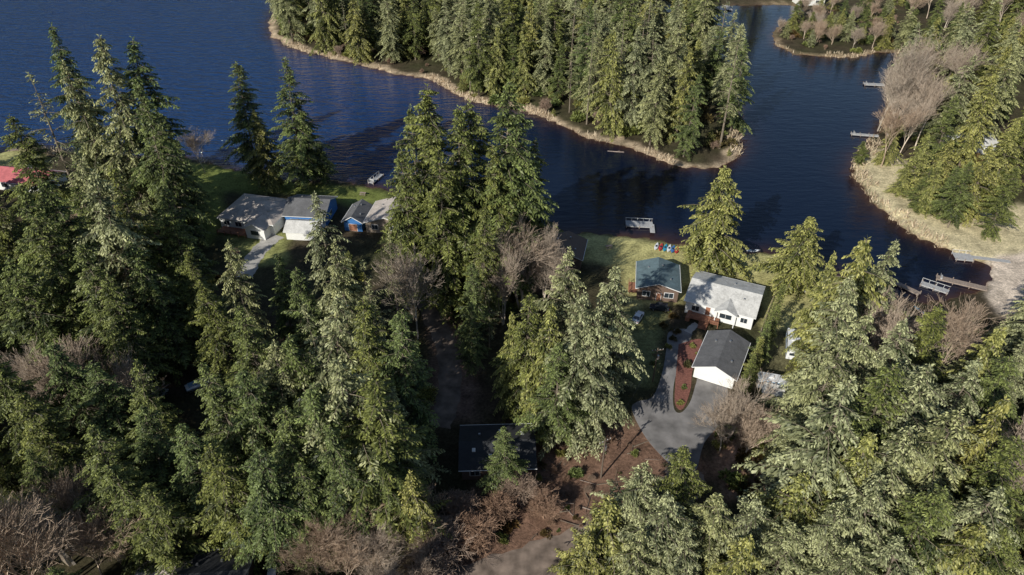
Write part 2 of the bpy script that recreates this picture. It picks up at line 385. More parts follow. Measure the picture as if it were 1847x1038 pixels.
def building(name, u, v, yaw, L, W, h, rise, roof, wall, ridge='x', hip=False, wins=(), ov=.5, extra=None, zb=0, loc=None):
    x, y = P(u, v, h) if loc is None else loc
    e = empty(name, (x, y, zb), math.radians(yaw)); FOOT.append((x, y, max(L, W)*.6))
    mb = MB()
    if hip:
        mb.box(0, 0, h/2, L, W, h, wall)
    elif ridge == 'x':
        mb.prism([(-W/2, 0), (W/2, 0), (W/2, h-.02), (0, h+rise-.02), (-W/2, h-.02)], -L/2, L/2, 'x', wall)
    else:
        mb.prism([(-L/2, 0), (L/2, 0), (L/2, h-.02), (0, h+rise-.02), (-L/2, h-.02)], -W/2, W/2, 'y', wall)
    mb.obj('walls', e)
    mb = MB(); th = .22
    if hip:
        a, c = L/2+ov, W/2+ov; k = max(a-c, .3)
        e0 = h-.02
        B = [(-a, -c, e0), (a, -c, e0), (a, c, e0), (-a, c, e0)]; T = [(p[0], p[1], e0+th) for p in B]
        r0, r1 = (-k, 0, h+rise+th), (k, 0, h+rise+th)
        mb.poly([T[0], T[1], r1, r0], roof); mb.poly([T[2], T[3], r0, r1], roof)
        mb.poly([T[1], T[2], r1], roof); mb.poly([T[3], T[0], r0], roof)
        mb.poly(B[::-1], M_TRIM)
        for i in range(4): mb.poly([B[i], B[(i+1) % 4], T[(i+1) % 4], T[i]], M_TRIM)
    else:
        half = (W if ridge == 'x' else L)/2; ln = (L if ridge == 'x' else W)/2+ov
        sl = rise/half; hh = half+ov
        prof = [(-hh, h-ov*sl), (-hh, h-ov*sl+th), (0, h+rise+th), (hh, h-ov*sl+th), (hh, h-ov*sl), (0, h+rise)]
        mb.prism(prof, -ln, ln, ridge, roof, M_TRIM)
        for sgn in (-1, 1):
            if ridge == 'x': mb.box(0, sgn*(hh+.05), h-ov*sl+th-.06, 2*ln, .1, .12, M_TRIM)
            else: mb.box(sgn*(hh+.05), 0, h-ov*sl+th-.06, .1, 2*ln, .12, M_TRIM)
    mb.obj('roof', e)
    mb = MB()
    for wdw in wins: window(mb, wdw[0], L, W, *wdw[1:])
    if wins: mb.obj('windows_and_doors', e)
    mb = MB()
    for px, py in [(-.25, .2), (.1, .25), (.3, -.2)]:
        X, Y = px*L, py*W
        zz = h+rise*(1-(abs(Y)/(W/2) if ridge == 'x' or hip else abs(X)/(L/2)))
        if hip: zz = h+rise*min(1-abs(Y)/(W/2), (L/2-abs(X))/(W/2))
        mb.box(X, Y, zz+.25, .35, .35, .55, M_METAL)
    if extra: extra(mb, L, W, h, rise)
    mb.obj('roof_vents', e)
    return e
def ex_main(mb, L, W, h, rise):
    g = 2.2
    prof = [(-g-.3+1.6, h-.15), (-g-.3+1.6, h+.05), (1.6, h+1.25), (g+.3+1.6, h+.05), (g+.3+1.6, h-.15), (1.6, h+1.03)]
    mb.prism(prof, -W/2-1.7, -W/2+3.0, 'y', M_RG, M_TRIM)
    mb.prism([(1.6-g, h-.25), (1.6+g, h-.25), (1.6, h+.95)], -W/2-1.35, -W/2-1.15, 'y', M_WHITE)
    for sx in (-g+.1, g-.1): mb.box(1.6+sx, -W/2-1.25, (h-.25)/2, .18, .18, h-.25, M_TRIM)
def ex_deckmain(e, W):
    mb = MB()
    for k in range(26): mb.box(-5.6+k*.24, -W/2-1.55, .95, .22, 2.6, .06, M_REDW)
    for x in (-5.7, -3.5, -1.5, .6):
        mb.box(x, -W/2-2.8, .9, .14, .14, 1.8, M_REDW)
    mb.box(-4.4, -W/2-2.8, 1.75, 2.7, .1, .08, M_REDW); mb.box(-.6, -W/2-2.8, 1.75, 2.3, .1, .08, M_REDW)
    for k in range(12): mb.box(-5.5+k*.22, -W/2-2.8, 1.35, .05, .05, .75, M_REDW)
    for k in range(10): mb.box(-1.6+k*.22, -W/2-2.8, 1.35, .05, .05, .75, M_REDW)
    for k in range(5): mb.box(-2.5, -W/2-3.05-k*.32, .8-k*.17, 2.0, .32, .12, M_REDW)
    mb.box(-6.2, -W/2-.8, .5, .9, 4.4, 1.0, M_REDW)
    mb.obj('deck', e)
e = building('white_house', 1308, 530, -25, 15, 12.2, 3.6, 1.9, M_RG, M_WHITE, 'x', wins=[('front', -5.2, 1.6, 1.3, 1.3), ('front', -2.4, 1.0, 2.1, 1.0, 'door'), ('front', 1.6, 2.6, 1.5, 1.2), ('front', 5.6, 1.4, 1.2, 1.4), ('left', -3, 1.2, 1.1, 1.5), ('left', 2.5, 1.5, 1.2, 1.4), ('right', 0, 2, 1.2, 1.4), ('back', -3, 3, 2, 1), ('back', 3, 2, 1.5, 1.2)], extra=ex_main)
ex_deckmain(e, 12.2)
building('detached_garage', 1302, 640, -27, 8.0, 12.0, 2.9, 1.7, M_RDARK, M_WHITE, 'y', wins=[('front', 0, 5.6, 2.2, .05, 'garage'), ('left', -3, 1.0, .9, 1.3), ('left', 2, 1.0, 2.0, .1, 'door'), ('right', 0, 1, .9, 1.3)])
e = building('lake_cabin', 1187, 499, -9, 9.4, 10.4, 3.4, 1.6, M_RTEAL, M_BROWNW, 'y', wins=[('front', -2.6, 1.6, 1.3, 1.2), ('front', 2.6, 2.0, 1.3, 1.2), ('front', .3, 1.0, 2.1, .15, 'door'), ('left', 2, 1.5, 1.2, 1.3), ('left', -2, 1.2, 1.2, 1.3), ('back', 0, 4, 1.9, .8), ('right', 0, 1.4, 1.2, 1.3)])
mb = MB()
for k in range(14): mb.box(-5.7+.0, -3.4+k*.3, .6, 2.0, .28, .08, M_REDW)
for k in range(3): mb.box(-6.65, -3.4+k*2, .8, .12, .12, 1.6, M_REDW)
mb.box(-6.65, -1.4, 1.55, .1, 4.2, .08, M_REDW); mb.obj('side_deck', e)
e = building('hip_roof_house', 466, 378, -14, 16, 13, 3.2, 2.4, M_RBROWN, M_WHITE, hip=True, wins=[('front', -6, 1.6, 1.3, 1.2), ('front', -2.5, 1.8, 1.3, 1.2), ('front', 1.2, 1.0, 2.1, .2, 'door'), ('front', 5, 2.2, 1.4, 1.1), ('left', 0, 2, 1.3, 1.2), ('left', -4, 1.4, 1.3, 1.2), ('right', 2, 1.6, 1.2, 1.2)])
mb = MB()
for k in range(34): mb.box(-7+k*.26, -8.4, .8, .24, 3.2, .07, M_REDW)
for k in range(5): mb.box(-7+k*2.1, -9.95, .85, .14, .14, 1.7, M_REDW)
mb.box(-2.8, -9.95, 1.6, 8.6, .1, .08, M_REDW); mb.box(-2.8, -9.95, 1.1, 8.6, .06, .06, M_REDW)
mb.obj('front_deck', e)
mb = MB(); mb.prism([(1.5, 0), (7.0, 0), (7.0, 3.15), (4.25, 4.5), (1.5, 3.15)], -9.5, -6.5, 'y', M_WHITE); mb.obj('wing_walls', e)
mb = MB(); mb.prism([(1.0, 2.95), (1.0, 3.2), (4.25, 4.8), (7.5, 3.2), (7.5, 2.95), (4.25, 4.55)], -10, -2, 'y', M_RBROWN, M_TRIM); mb.obj('wing_roof', e)
mb = MB(); mb.box(4.25, -9.56, 1.9, 2.6, .08, 1.6, M_TRIM); mb.box(4.25, -9.60, 1.9, 2.3, .08, 1.3, M_GLASS); mb.obj('wing_window', e)
building('blue_house', 560, 372, -5, 11, 11, 3.6, 2.2, M_RDARK, M_BLUE, 'x', wins=[('front', -3, 1.6, 1.3, 1.2), ('front', 3, 1.6, 1.3, 1.2), ('front', 0, 1.0, 2.1, .1, 'door'), ('left', 0, 1.6, 1.3, 1.2), ('right', 0, 1.6, 1.3, 1.2)])
building('white_garage', 551, 408, -5, 9, 6, 2.6, 1.4, M_RG, M_WHITE, 'x', wins=[('front', 0, 5.0, 2.1, .05, 'garage')])
building('blue_boathouse', 645, 385, -8, 5.0, 9, 3.0, 1.5, M_RDARK, M_BLUE, 'y', wins=[('front', 0, 2.2, 2.1, .1, 'door'), ('left', 0, 1.2, 1, 1.2)])
building('tan_house', 705, 385, -8, 11, 11, 3.2, 1.8, M_RBROWN, M_TAN, 'y', wins=[('front', -3, 1.6, 1.3, 1.2), ('front', 2, 1.6, 1.3, 1.2), ('left', 0, 1.6, 1.3, 1.2)])
building('red_roof_house', 52, 318, -12, 17, 9, 3.0, 2.2, M_RRED, M_WHITE, 'x', wins=[('front', -5, 2, 1.3, 1.2), ('front', 0, 1.2, 2.1, .1, 'door'), ('front', 5, 2, 1.3, 1.2)])
def ex_sky(mb, L, W, h, rise):
    for px, py in ((-.33, -.18), (.2, -.15), (.36, .2), (-.1, -.3), (.05, .3)):
        mb.box(px*L, py*W, h+rise*(1-abs(py)*2)+.28, .6, .8, .16, M_TRIM)
building('dark_roof_house', 897, 806, 2, 12.6, 9.5, 3.0, 1.5, M_RBLK, M_BROWNW, 'x', wins=[('front', -4, 1.6, 1.3, 1.2), ('front', 0, 1, 2.1, .1, 'door'), ('front', 4, 1.6, 1.3, 1.2), ('left', 0, 1.3, 1.2, 1.3)], extra=ex_sky)
building('brown_roof_house', 1020, 447, -12, 9, 9, 3.2, 1.8, M_BROWNW, M_BROWNW, 'y', wins=[('front', 0, 2, 1.3, 1.2)])
building('beige_roof_shed', 300, 1035, 15, 7, 5, 2.6, 1.2, M_RBROWN, M_TAN, 'x', wins=[('front', 0, 1.5, 1, 1.2)])
building('dark_bungalow', 385, 1045, 5, 10, 9, 3, 1.6, M_RBLK, M_BROWNW, 'x', wins=[('front', 0, 1.5, 1, 1.2)])
building('grey_cottage', 1748, 252, 18, 13, 10, 3.6, 2.6, M_RG, M_WHITE, 'x', wins=[('front', -3, 2, 1.3, 1.2), ('front', 3, 2, 1.3, 1.2), ('left', 0, 2, 1.3, 1.2)])
building('red_boathouse', 1245, 6, -5, 12, 9, 4, 2.2, M_RRED, M_REDW, 'x', wins=[('front', 0, 3, 2, .8)])
building('white_cottage', 1460, -6, 5, 14, 9, 3.5, 2.2, M_RBROWN, M_WHITE, 'x', wins=[('front', -3, 2, 1.3, 1.2), ('front', 3, 2, 1.3, 1.2)])
building('garden_shed', 1395, 700, -20, 3.2, 2.6, 2.2, .8, M_RG, M_WHITE, 'x', wins=[('front', 0, 1, 1.8, .05, 'door')])

# ------------------------------------------------------------------ vehicles
def wheel(mb, x, y, r=.34, w=.22):
    mb.cyl((x, y-w/2, r), (x, y+w/2, r), r, r, M_TIRE, 14); mb.cyl((x, y-w/2-.01, r), (x, y+w/2+.01, r), r*.55, r*.55, M_METAL, 10)
def car(name, u, v, yaw, paintm, suv=False):
    x, y = P(u, v, .8); e = empty(name, (x, y, .05), math.radians(yaw)); FOOT.append((x, y, 3))
    zt = .28 if suv else 0
    st = [(-2.25, .70, .45, .72), (-2.15, .82, .32, .92+zt*.6), (-1.3, .90, .28, .98+zt*.5), (0, .91, .27, .98+zt*.5), (.95, .90, .28, .95+zt*.4), (1.9, .84, .32, .80+zt*.4), (2.25, .68, .42, .66+zt*.3)]
    mb = MB(); rings = []
    for X, hw, zb, zz in st:
        rings.append([(X, -hw*.94, zb), (X, -hw, (zb+zz)/2), (X, -hw*.9, zz-.05), (X, -hw*.75, zz), (X, hw*.75, zz), (X, hw*.9, zz-.05), (X, hw, (zb+zz)/2), (X, hw*.94, zb)])
    mb.loft(rings, paintm)
    for sy in (-1, 1):
        mb.box(2.2, sy*.55, .62+zt*.2, .12, .3, .14, C_WHITE); mb.box(-2.22, sy*.6, .75, .1, .25, .16, C_RED)
    mb.obj('body', e)
    mb = MB(); z0 = .95+zt*.5; z1 = 1.42+zt
    xb, xf = (-2.0, 1.0) if suv else (-1.55, 1.0); tb, tf = (-1.7, .35) if suv else (-.95, .3)
    mb.hexa([(xb, -.8, z0), (xf, -.8, z0), (xf, .8, z0), (xb, .8, z0), (tb, -.62, z1), (tf, -.62, z1), (tf, .62, z1), (tb, .62, z1)], M_GLASS)
    mb.obj('cabin_glass', e)
    mb = MB(); mb.hexa([(tb-.03, -.65, z1), (tf+.03, -.65, z1), (tf+.03, .65, z1), (tb-.03, .65, z1), (tb+.08, -.58, z1+.05), (tf-.08, -.58, z1+.05), (tf-.08, .58, z1+.05), (tb+.08, .58, z1+.05)], paintm)
    for sy in (-1, 1):
        mb.cyl((xf-.02, sy*.79, z0), (tf, sy*.63, z1), .035, .035, paintm, 5); mb.cyl((xb, sy*.79, z0), (tb, sy*.63, z1), .05, .05, paintm, 5)
        mb.cyl((-.35, sy*.81, z0), (-.35, sy*.63, z1), .035, .035, paintm, 5)
        mb.box(.85, sy*.98, z0+.05, .15, .16, .12, paintm)
    mb.obj('roof_and_pillars', e)
    mb = MB()
    for X in (-1.4, 1.4):
        for sy in (-.82, .82): wheel(mb, X, sy)
    mb.obj('wheels', e)
car('parked_car', 1151, 571, 62, C_WHITE)
car('parked_car', 1190, 554, 168, C_DARK, True)
car('parked_car', 284, 714, 70, C_SILV)
car('parked_car', 493, 1032, 100, C_WHITE, True)
def trailer(name, u, v, yaw, L=8, stripe=C_LBLUE):
    x, y = P(u, v, 2.9); e = empty(name, (x, y, .05), math.radians(yaw)); FOOT.append((x, y, 4.5))
    mb = MB(); prof = [(-L/2, .6), (L/2-.3, .6), (L/2, 1.2), (L/2-.25, 2.6), (L/2-.8, 2.95), (-L/2+.2, 2.95), (-L/2, 2.7)]
    mb.prism(prof, -1.2, 1.2, 'y', C_WHITE)
    mb.obj('shell', e, bevel=.06)
    mb = MB()
    for sy in (-1, 1):
        mb.box(0, sy*1.215, 1.25, L-.8, .02, .22, stripe)
        for X in (-L*.32, 0, L*.25): mb.box(X, sy*1.22, 2.05, 1.1, .04, .6, M_GLASS)
        for X in (-.9, 0.0): mb.cyl((X, sy*.95, .35), (X, sy*1.18, .35), .35, .35, M_TIRE, 12)
    mb.box(L*.12, -1.23, 1.6, .7, .05, 1.85, M_TRIM)
    mb.box(L/2+.6, 0, .55, 1.4, .14, .12, M_METAL); mb.box(-L/2-.02, 0, 2.0, .05, 1.4, .6, M_GLASS)
    mb.box(-.5, 0, 3.1, .9, .7, .28, C_WHITE); mb.box(1.8, 0, 3.03, .45, .45, .14, M_GREYW); mb.box(-2.4, .3, 3.03, .4, .4, .14, M_GREYW)
    mb.cyl((-L*.35, -1.3, 2.75), (L*.3, -1.3, 2.75), .09, .09, C_LBLUE, 8)
    mb.obj('fittings', e)
trailer('travel_trailer', 1432, 612, 72, 8.5)
trailer('travel_trailer', 1396, 682, -15, 6.0)
trailer('travel_trailer', 1440, 785, 80, 6.5)
def hull(mb, L, Wd, H, mat, z0=0, n=11, cockpit=None, x0=0, y0=0, rot=0):
    rings = []
    for i in range(n):
        t = i/(n-1)*2-1; X = t*L/2; w = Wd/2*(1-abs(t)**2.6)+.02; zz = z0+H*(.25*t*t)
        r = []
        for k in range(8):
            a = math.pi*2*k/8; r.append((X, w*math.cos(a), zz+H/2+H/2*math.sin(a)*(1-.4*abs(t))))
        rings.append([(x0+p[0]*math.cos(rot)-p[1]*math.sin(rot), y0+p[0]*math.sin(rot)+p[1]*math.cos(rot), p[2]) for p in r])
    mb.loft(rings, mat)
    if cockpit: mb.box(x0, y0, z0+H, L*.22, Wd*.5, .05, cockpit, rot)
for i, (u, c) in enumerate([(1184, C_WHITE), (1192, C_RED), (1200, C_TEAL), (1207, C_WHITE), (1214, C_BLUE), (1221, C_RED)]):
    x, y = P(u, 445+i*1.2, .3); e = empty('kayak', (x, y, .05), math.radians(70))
    mb = MB(); hull(mb, 3.8, 1.0, .45, c, cockpit=C_DARK); mb.obj('hull', e)
for u, v, yaw, c in [(1660, 562, 110, C_TEAL), (1358, 453, 5, C_WHITE)]:
    x, y = P(u, v, .2); e = empty('rowboat' if c is not C_TEAL else 'kayak', (x, y, .1), math.radians(yaw))
    mb = MB(); hull(mb, 3.8, 1.0 if c is not C_TEAL else .8, .4, c, cockpit=C_DARK); mb.obj('hull', e)
x, y = P(1112, 275, -.5); mb = MB(); mb.cyl((-3, 0, -.55), (2.4, .5, -.35), .2, .14, M_WOOD, 7); mb.cyl((0, 0.2, -.42), (.9, 1.2, -.2), .07, .04, M_WOOD, 5); mb.obj('driftwood_log', None, (x, y, 0), -.3)
def boat(name, u, v, yaw):
    x, y = P(u, v, 1.2); e = empty(name, (x, y, 0), math.radians(yaw)); FOOT.append((x, y, 3.5))
    mb = MB(); rings = []
    for X, w, z0, z1 in [(-2.7, 1.0, .6, 1.4), (-1, 1.1, .55, 1.4), (.8, 1.05, .55, 1.45), (2, .75, .7, 1.55), (2.9, .12, 1.1, 1.65)]:
        rings.append([(X, 0, z0), (X, w*.75, z0+.2), (X, w, z1), (X, w*.5, z1+.25), (X, -w*.5, z1+.25), (X, -w, z1), (X, -w*.75, z0+.2)])
    mb.loft(rings, C_WHITE); mb.box(.2, 0, 1.95, .1, 1.5, .5, M_GLASS); mb.box(-2.85, 0, 1.2, .35, .4, .9, C_DARK)
    mb.box(-1, 0, 1.75, 2.2, 1.2, .25, C_LBLUE); mb.obj('hull', e)
    mb = MB(); mb.box(.5, 0, .45, 6.4, .12, .12, M_METAL)
    for sy in (-1, 1): mb.box(-.6, sy*.8, .5, 3.5, .1, .1, M_METAL); wheel(mb, -.8, sy*1.05, .3, .2)
    mb.obj('trailer', e)
boat('boat_on_trailer', 360, 692, 35)
boat('boat_on_trailer', 345, 604, 10)

# ------------------------------------------------------------------ docks
def dock(name, u, v, yaw, L, Wd, mat, rail=False, walk=None, cover=False):
    x, y = P(u, v, .1); e = empty(name, (x, y, 0), math.radians(yaw))
    mb = MB(); n = int(L/.32)
    for k in range(n): mb.box(-L/2+(k+.5)*L/n, 0, .05+.01*math.sin(k*7.3), L/n-.03, Wd, .08, mat)
    for sy in (-1, 1): mb.box(0, sy*(Wd/2-.1), -.09, L, .16, .2, mat)
    mb.obj('deck', e)
    mb = MB()
    for k in range(max(2, int(L/3))+1):
        X = -L/2+.2+k*(L-.4)/max(2, int(L/3))
        for sy in (-1, 1):
            mb.cyl((X, sy*(Wd/2+.09), -3), (X, sy*(Wd/2+.09), .45), .1, .1, M_WOOD, 7)
    for k in range(max(1, int(L/2.5))):
        mb.box(-L/2+1.2+k*2.5, 0, -.42, 1.6, Wd*.7, .4, C_DARK)
    mb.obj('posts_and_floats', e)
    if rail:
        mb = MB()
        mb.box(0, Wd/2-.05, 1.0, L, .06, .06, M_TRIM)
        for k in range(int(L/1.6)+1): mb.box(-L/2+.05+k*1.6, Wd/2-.05, .55, .06, .06, .95, M_TRIM)
        mb.obj('railing', e)
    if walk:
        mb = MB(); lx, ly, lw, ll, rot = walk
        for k in range(int(ll/.3)):
            t = -ll/2+(k+.5)*.3
            mb.box(lx+t*math.cos(rot), ly+t*math.sin(rot), .12, .27, lw, .08, M_GREYW, rot)
        mb.obj('walkway', e)
    if cover:
        mb = MB(); mb.box(-L/2+1.1, 0, .5, .5, 1.6, .06, M_GREYW); mb.box(-L/2+.85, 0, .75, .06, 1.6, .5, M_GREYW)
        for sy in (-.7, .7): mb.box(-L/2+1.1, sy, .3, .4, .06, .4, M_GREYW)
        mb.obj('bench', e)
    return e
dock('floating_dock', 1153, 404, -6, 7.4, 3.0, M_GREYW, rail=True, walk=(3.4, -2.1, 1.3, 4.6, math.pi/2))
dock('boat_dock', 678, 322, 68, 6.5, 1.6, M_GREYW, rail=True, cover=True)
dock('boat_dock', 1560, 243, -12, 9, 1.5, M_GREYW, cover=True)
dock('boat_dock', 1577, 152, -8, 8, 2.4, M_GREYW, cover=True)
dock('boat_dock', 1630, 516, -52, 8.0, 1.5, M_WOOD)
dock('floating_dock', 1686, 518, -38, 6.2, 1.8, M_GREYW, rail=True)
dock('boat_dock', 1734, 510, -27, 11.0, 1.9, M_WOOD, cover=True)
dock('floating_dock', 1737, 463, -10, 4.4, 3.2, M_GREYW, rail=True, walk=(6.5, -.2, 1.4, 9, -.08))
dock('boat_dock', 1313, 14, 85, 9, 3.0, M_GREYW)
dock('boat_dock', 40, 268, 15, 8, 1.6, M_WOOD)
# ------------------------------------------------------------------ small yard things
def picnic(u, v, yaw):
    x, y = P(u, v); e = empty('picnic_table', (x, y, 0), math.radians(yaw)); mb = MB()
    for k in range(4): mb.box(0, -.3+k*.2, .75, 1.8, .18, .05, M_WOOD)
    for sy in (-1, 1): mb.box(0, sy*.7, .45, 1.8, .26, .05, M_WOOD)
    for X in (-.6, .6):
        mb.box(X, 0, .4, .08, 1.5, .08, M_WOOD)
        for sy in (-1, 1): mb.cyl((X, sy*.55, 0), (X, sy*.2, .74), .045, .045, M_WOOD, 5)
    mb.obj('table', e)
picnic(1098, 448, 15); picnic(655, 352, -10)
x, y = P(1437, 520); e = empty('fire_pit', (x, y, 0)); mb = MB()
for k in range(14):
    a = k/14*6.283; mb.box(math.cos(a)*1.0, math.sin(a)*1.0, .2, .42, .3, .4, M_CONC, a+1.57)
mb.cyl((0, 0, 0), (0, 0, .1), .9, .9, M_DIRT, 14); mb.obj('ring', e)
for a in (0.5, 2.2, 3.9, 5.4):
    X, Y = x+2.1*math.cos(a), y+2.1*math.sin(a); ch = empty('lawn_chair', (X, Y, 0), a-1.57); mb = MB()
    mb.box(0, 0, .42, .55, .5, .05, C_WHITE); mb.box(0, .28, .75, .55, .05, .65, C_WHITE)
    for sx in (-.25, .25):
        for sy in (-.22, .22): mb.box(sx, sy, .2, .05, .05, .42, C_WHITE)
        mb.box(sx, 0, .62, .07, .5, .04, C_WHITE)
    mb.obj('chair', ch)
def pole(u, v, h, yaw):
    x, y = P(u, v, h); e = empty('utility_pole', (x, y, 0), math.radians(yaw)); mb = MB()
    mb.cyl((0, 0, -.2), (0, 0, h), .17, .11, M_POLE, 8); mb.box(0, 0, h-.6, 2.4, .12, .14, M_POLE); mb.box(0, 0, h-1.6, 1.8, .1, .12, M_POLE)
    for X in (-1.1, -.5, .5, 1.1): mb.cyl((X, 0, h-.53), (X, 0, h-.33), .05, .04, C_WHITE, 6)
    mb.cyl((.3, 0, h-2.9), (.3, 0, h-2.0), .22, .22, M_METAL, 10); mb.obj('pole', e); return (x, y, h)
pa = pole(1092, 792, 10, 30); pb = pole(1187, 628, 9, 10); pc = pole(58, 1000, 10, 60)
mb = MB()
for A, B in ((pa, pb),):
    for k in range(12):
        t0, t1 = k/12, (k+1)/12
        f = lambda t: (A[0]+(B[0]-A[0])*t, A[1]+(B[1]-A[1])*t, A[2]-.4+(B[2]-A[2])*t-1.2*4*t*(1-t))
        mb.cyl(f(t0), f(t1), .018, .018, C_DARK, 4)
mb.obj('power_line')
x0, y0 = P(1372, 600); x1, y1 = P(1398, 530); mb = MB(); n = 12
for k in range(n+1):
    t = k/n; mb.box(x0+(x1-x0)*t, y0+(y1-y0)*t, .6, .1, .1, 1.3, M_WOOD)
ang = math.atan2(y1-y0, x1-x0)
for z in (.4, .8, 1.15): mb.box((x0+x1)/2, (y0+y1)/2, z, math.hypot(x1-x0, y1-y0), .05, .12, M_WOOD, ang)
mb.obj('rail_fence')

# ------------------------------------------------------------------ tree meshes
def unit(a): return a/(np.linalg.norm(a, axis=-1, keepdims=True)+1e-9)
def tubes(p0, p1, r0, r1, n=3):
    d = unit(p1-p0); up = np.where(np.abs(d[:, 2:3]) > .9, np.array([[1., 0, 0]]), np.array([[0, 0, 1.]]))
    a = unit(np.cross(d, up)); c = np.cross(d, a); Q_ = []
    for i in range(n):
        t0, t1 = 2*np.pi*i/n, 2*np.pi*(i+1)/n
        o0 = a*np.cos(t0)+c*np.sin(t0); o1 = a*np.cos(t1)+c*np.sin(t1)
        Q_.append(np.stack([p0+o0*r0[:, None], p0+o1*r0[:, None], p1+o1*r1[:, None], p1+o0*r1[:, None]], 1))
    return np.concatenate(Q_, 0)
def diamonds(p, d, ln, w, rng, tilt=.9):
    r = rng.normal(0, tilt, p.shape)+np.array([0, 0, 1.])
    s = unit(np.cross(d, r))*w[:, None]*.5
    return np.stack([p, p+d*ln[:, None]*.5+s, p+d*ln[:, None], p+d*ln[:, None]*.5-s], 1)
def rotz(d, a):
    c, s = np.cos(a), np.sin(a)
    return np.stack([d[..., 0]*c-d[..., 1]*s, d[..., 0]*s+d[..., 1]*c, d[..., 2]], -1)
def conifer(name, seed, h, R, cb, mat, gap=.05, droop=.35, hang=.3, step=.5, tr=.4, spray=1.0, lean=0, pw=.8, nb=(3, 6)):
    rng = np.random.default_rng(seed)
    PQ = []; TN = []; b0 = []; b1 = []; br = []
    z = cb*h; ph = rng.uniform(0, 6, 6)
    while z < h*.985:
        s = (h-z)/(h*(1-cb))
        for k in range(rng.integers(*nb)):
            if rng.random() < gap: continue
            az = rng.uniform(0, 2*np.pi)
            prof = min(1., s**pw*1.2)*(1-.4*max(0, (s-.7)/.3))
            lob = 1+.24*math.sin(2*az+ph[0]+z*.35)+.22*math.sin(3*az+ph[1]-z*.5)+.14*math.sin(z*.9+ph[2])
            L = max(.5, R*prof*rng.uniform(.45, 1.15)*lob)
            a = .55*(1-s)-.02+rng.normal(0, .1); b = droop+rng.uniform(0, .25)
            d = np.array([math.cos(az), math.sin(az), 0.])
            n = max(3, int(L/.3)); si = np.linspace(.1 if L < 1.5 else .25, 1, n)+rng.normal(0, .01, n)
            bend = rng.normal(0, .15); bt = rng.normal(0, .13)
            dirs = rotz(np.repeat(d[None], n, 0), bend*si)
            pos = dirs*(L*si)[:, None]; pos[:, 2] = z+L*(a*si-b*si**2)
            wi = np.linspace(0, 1, 4); wd = rotz(np.repeat(d[None], 4, 0), bend*wi); wp = wd*(L*wi)[:, None]; wp[:, 2] = z+L*(a*wi-b*wi**2)
            b0.append(wp[:-1]); b1.append(wp[1:]); br.append(np.array([.07, .05, .03])*min(1, L/3))
            for side in (-1, 1):
                ang = side*np.radians(rng.normal(55, 12, n))
                td = rotz(dirs, ang); td[:, 2] = -hang-rng.uniform(0, .35, n); td = unit(td)
                tl = np.clip((.32*L*(1-si)+.45)*rng.uniform(.6, 1.15, n), .3, 1.9)
                for f in (.05, .4, .72):
                    p = pos+td*(tl*f)[:, None]
                    a2 = rng.normal(0, .5, n); sd = rotz(td, a2); sd[:, 2] -= rng.uniform(0, .35, n)*hang*2; sd = unit(sd)
                    ln = (tl*.42+.18)*rng.uniform(.7, 1.25, n)*spray; w = (.13+.10*tl)*rng.uniform(.7, 1.3, n)*spray
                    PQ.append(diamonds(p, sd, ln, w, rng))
                    TN.append(np.clip(-.08+.55*si**1.6+.3*f+bt+rng.normal(0, .17, n), 0, 1))  # crown shade and sunlit tips painted in: needles darken inward, lighten toward branch ends
        z += step*rng.uniform(.7, 1.3)*(.7+.6*s)
    n = 30; zz = np.linspace(h*.92, h, n); az = rng.uniform(0, 6.28, n)
    dd = unit(np.stack([np.cos(az), np.sin(az), np.full(n, .7)], 1)); pp = np.stack([zz*0, zz*0, zz-.2], 1)
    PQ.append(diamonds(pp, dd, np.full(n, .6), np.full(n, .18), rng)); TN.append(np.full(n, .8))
    PQ = np.concatenate(PQ); TN = np.concatenate(TN)
    b0 = np.concatenate(b0); b1 = np.concatenate(b1); br = np.concatenate(br)
    WQ = tubes(b0, b1, br, br*.7)
    zt = np.linspace(0, h*.99, 9); tp = np.stack([zt*0, zt*0, zt], 1); rt = tr*(1-zt/h*.93)
    TQ = tubes(tp[:-1], tp[1:], rt[:-1], rt[1:], 7)
    allq = np.concatenate([PQ, WQ, TQ]); nq = len(allq)
    zf = allq[..., 2]/h; allq[..., 0] += lean*zf**2
    mi = np.concatenate([np.zeros(len(PQ)), np.ones(len(WQ)+len(TQ))])
    tone = np.concatenate([TN, np.full(len(WQ)+len(TQ), .3)])
    return fast_mesh(name, allq.reshape(-1, 3), np.arange(nq*4).reshape(-1, 4), [mat, M_BARK], mi, tone), h
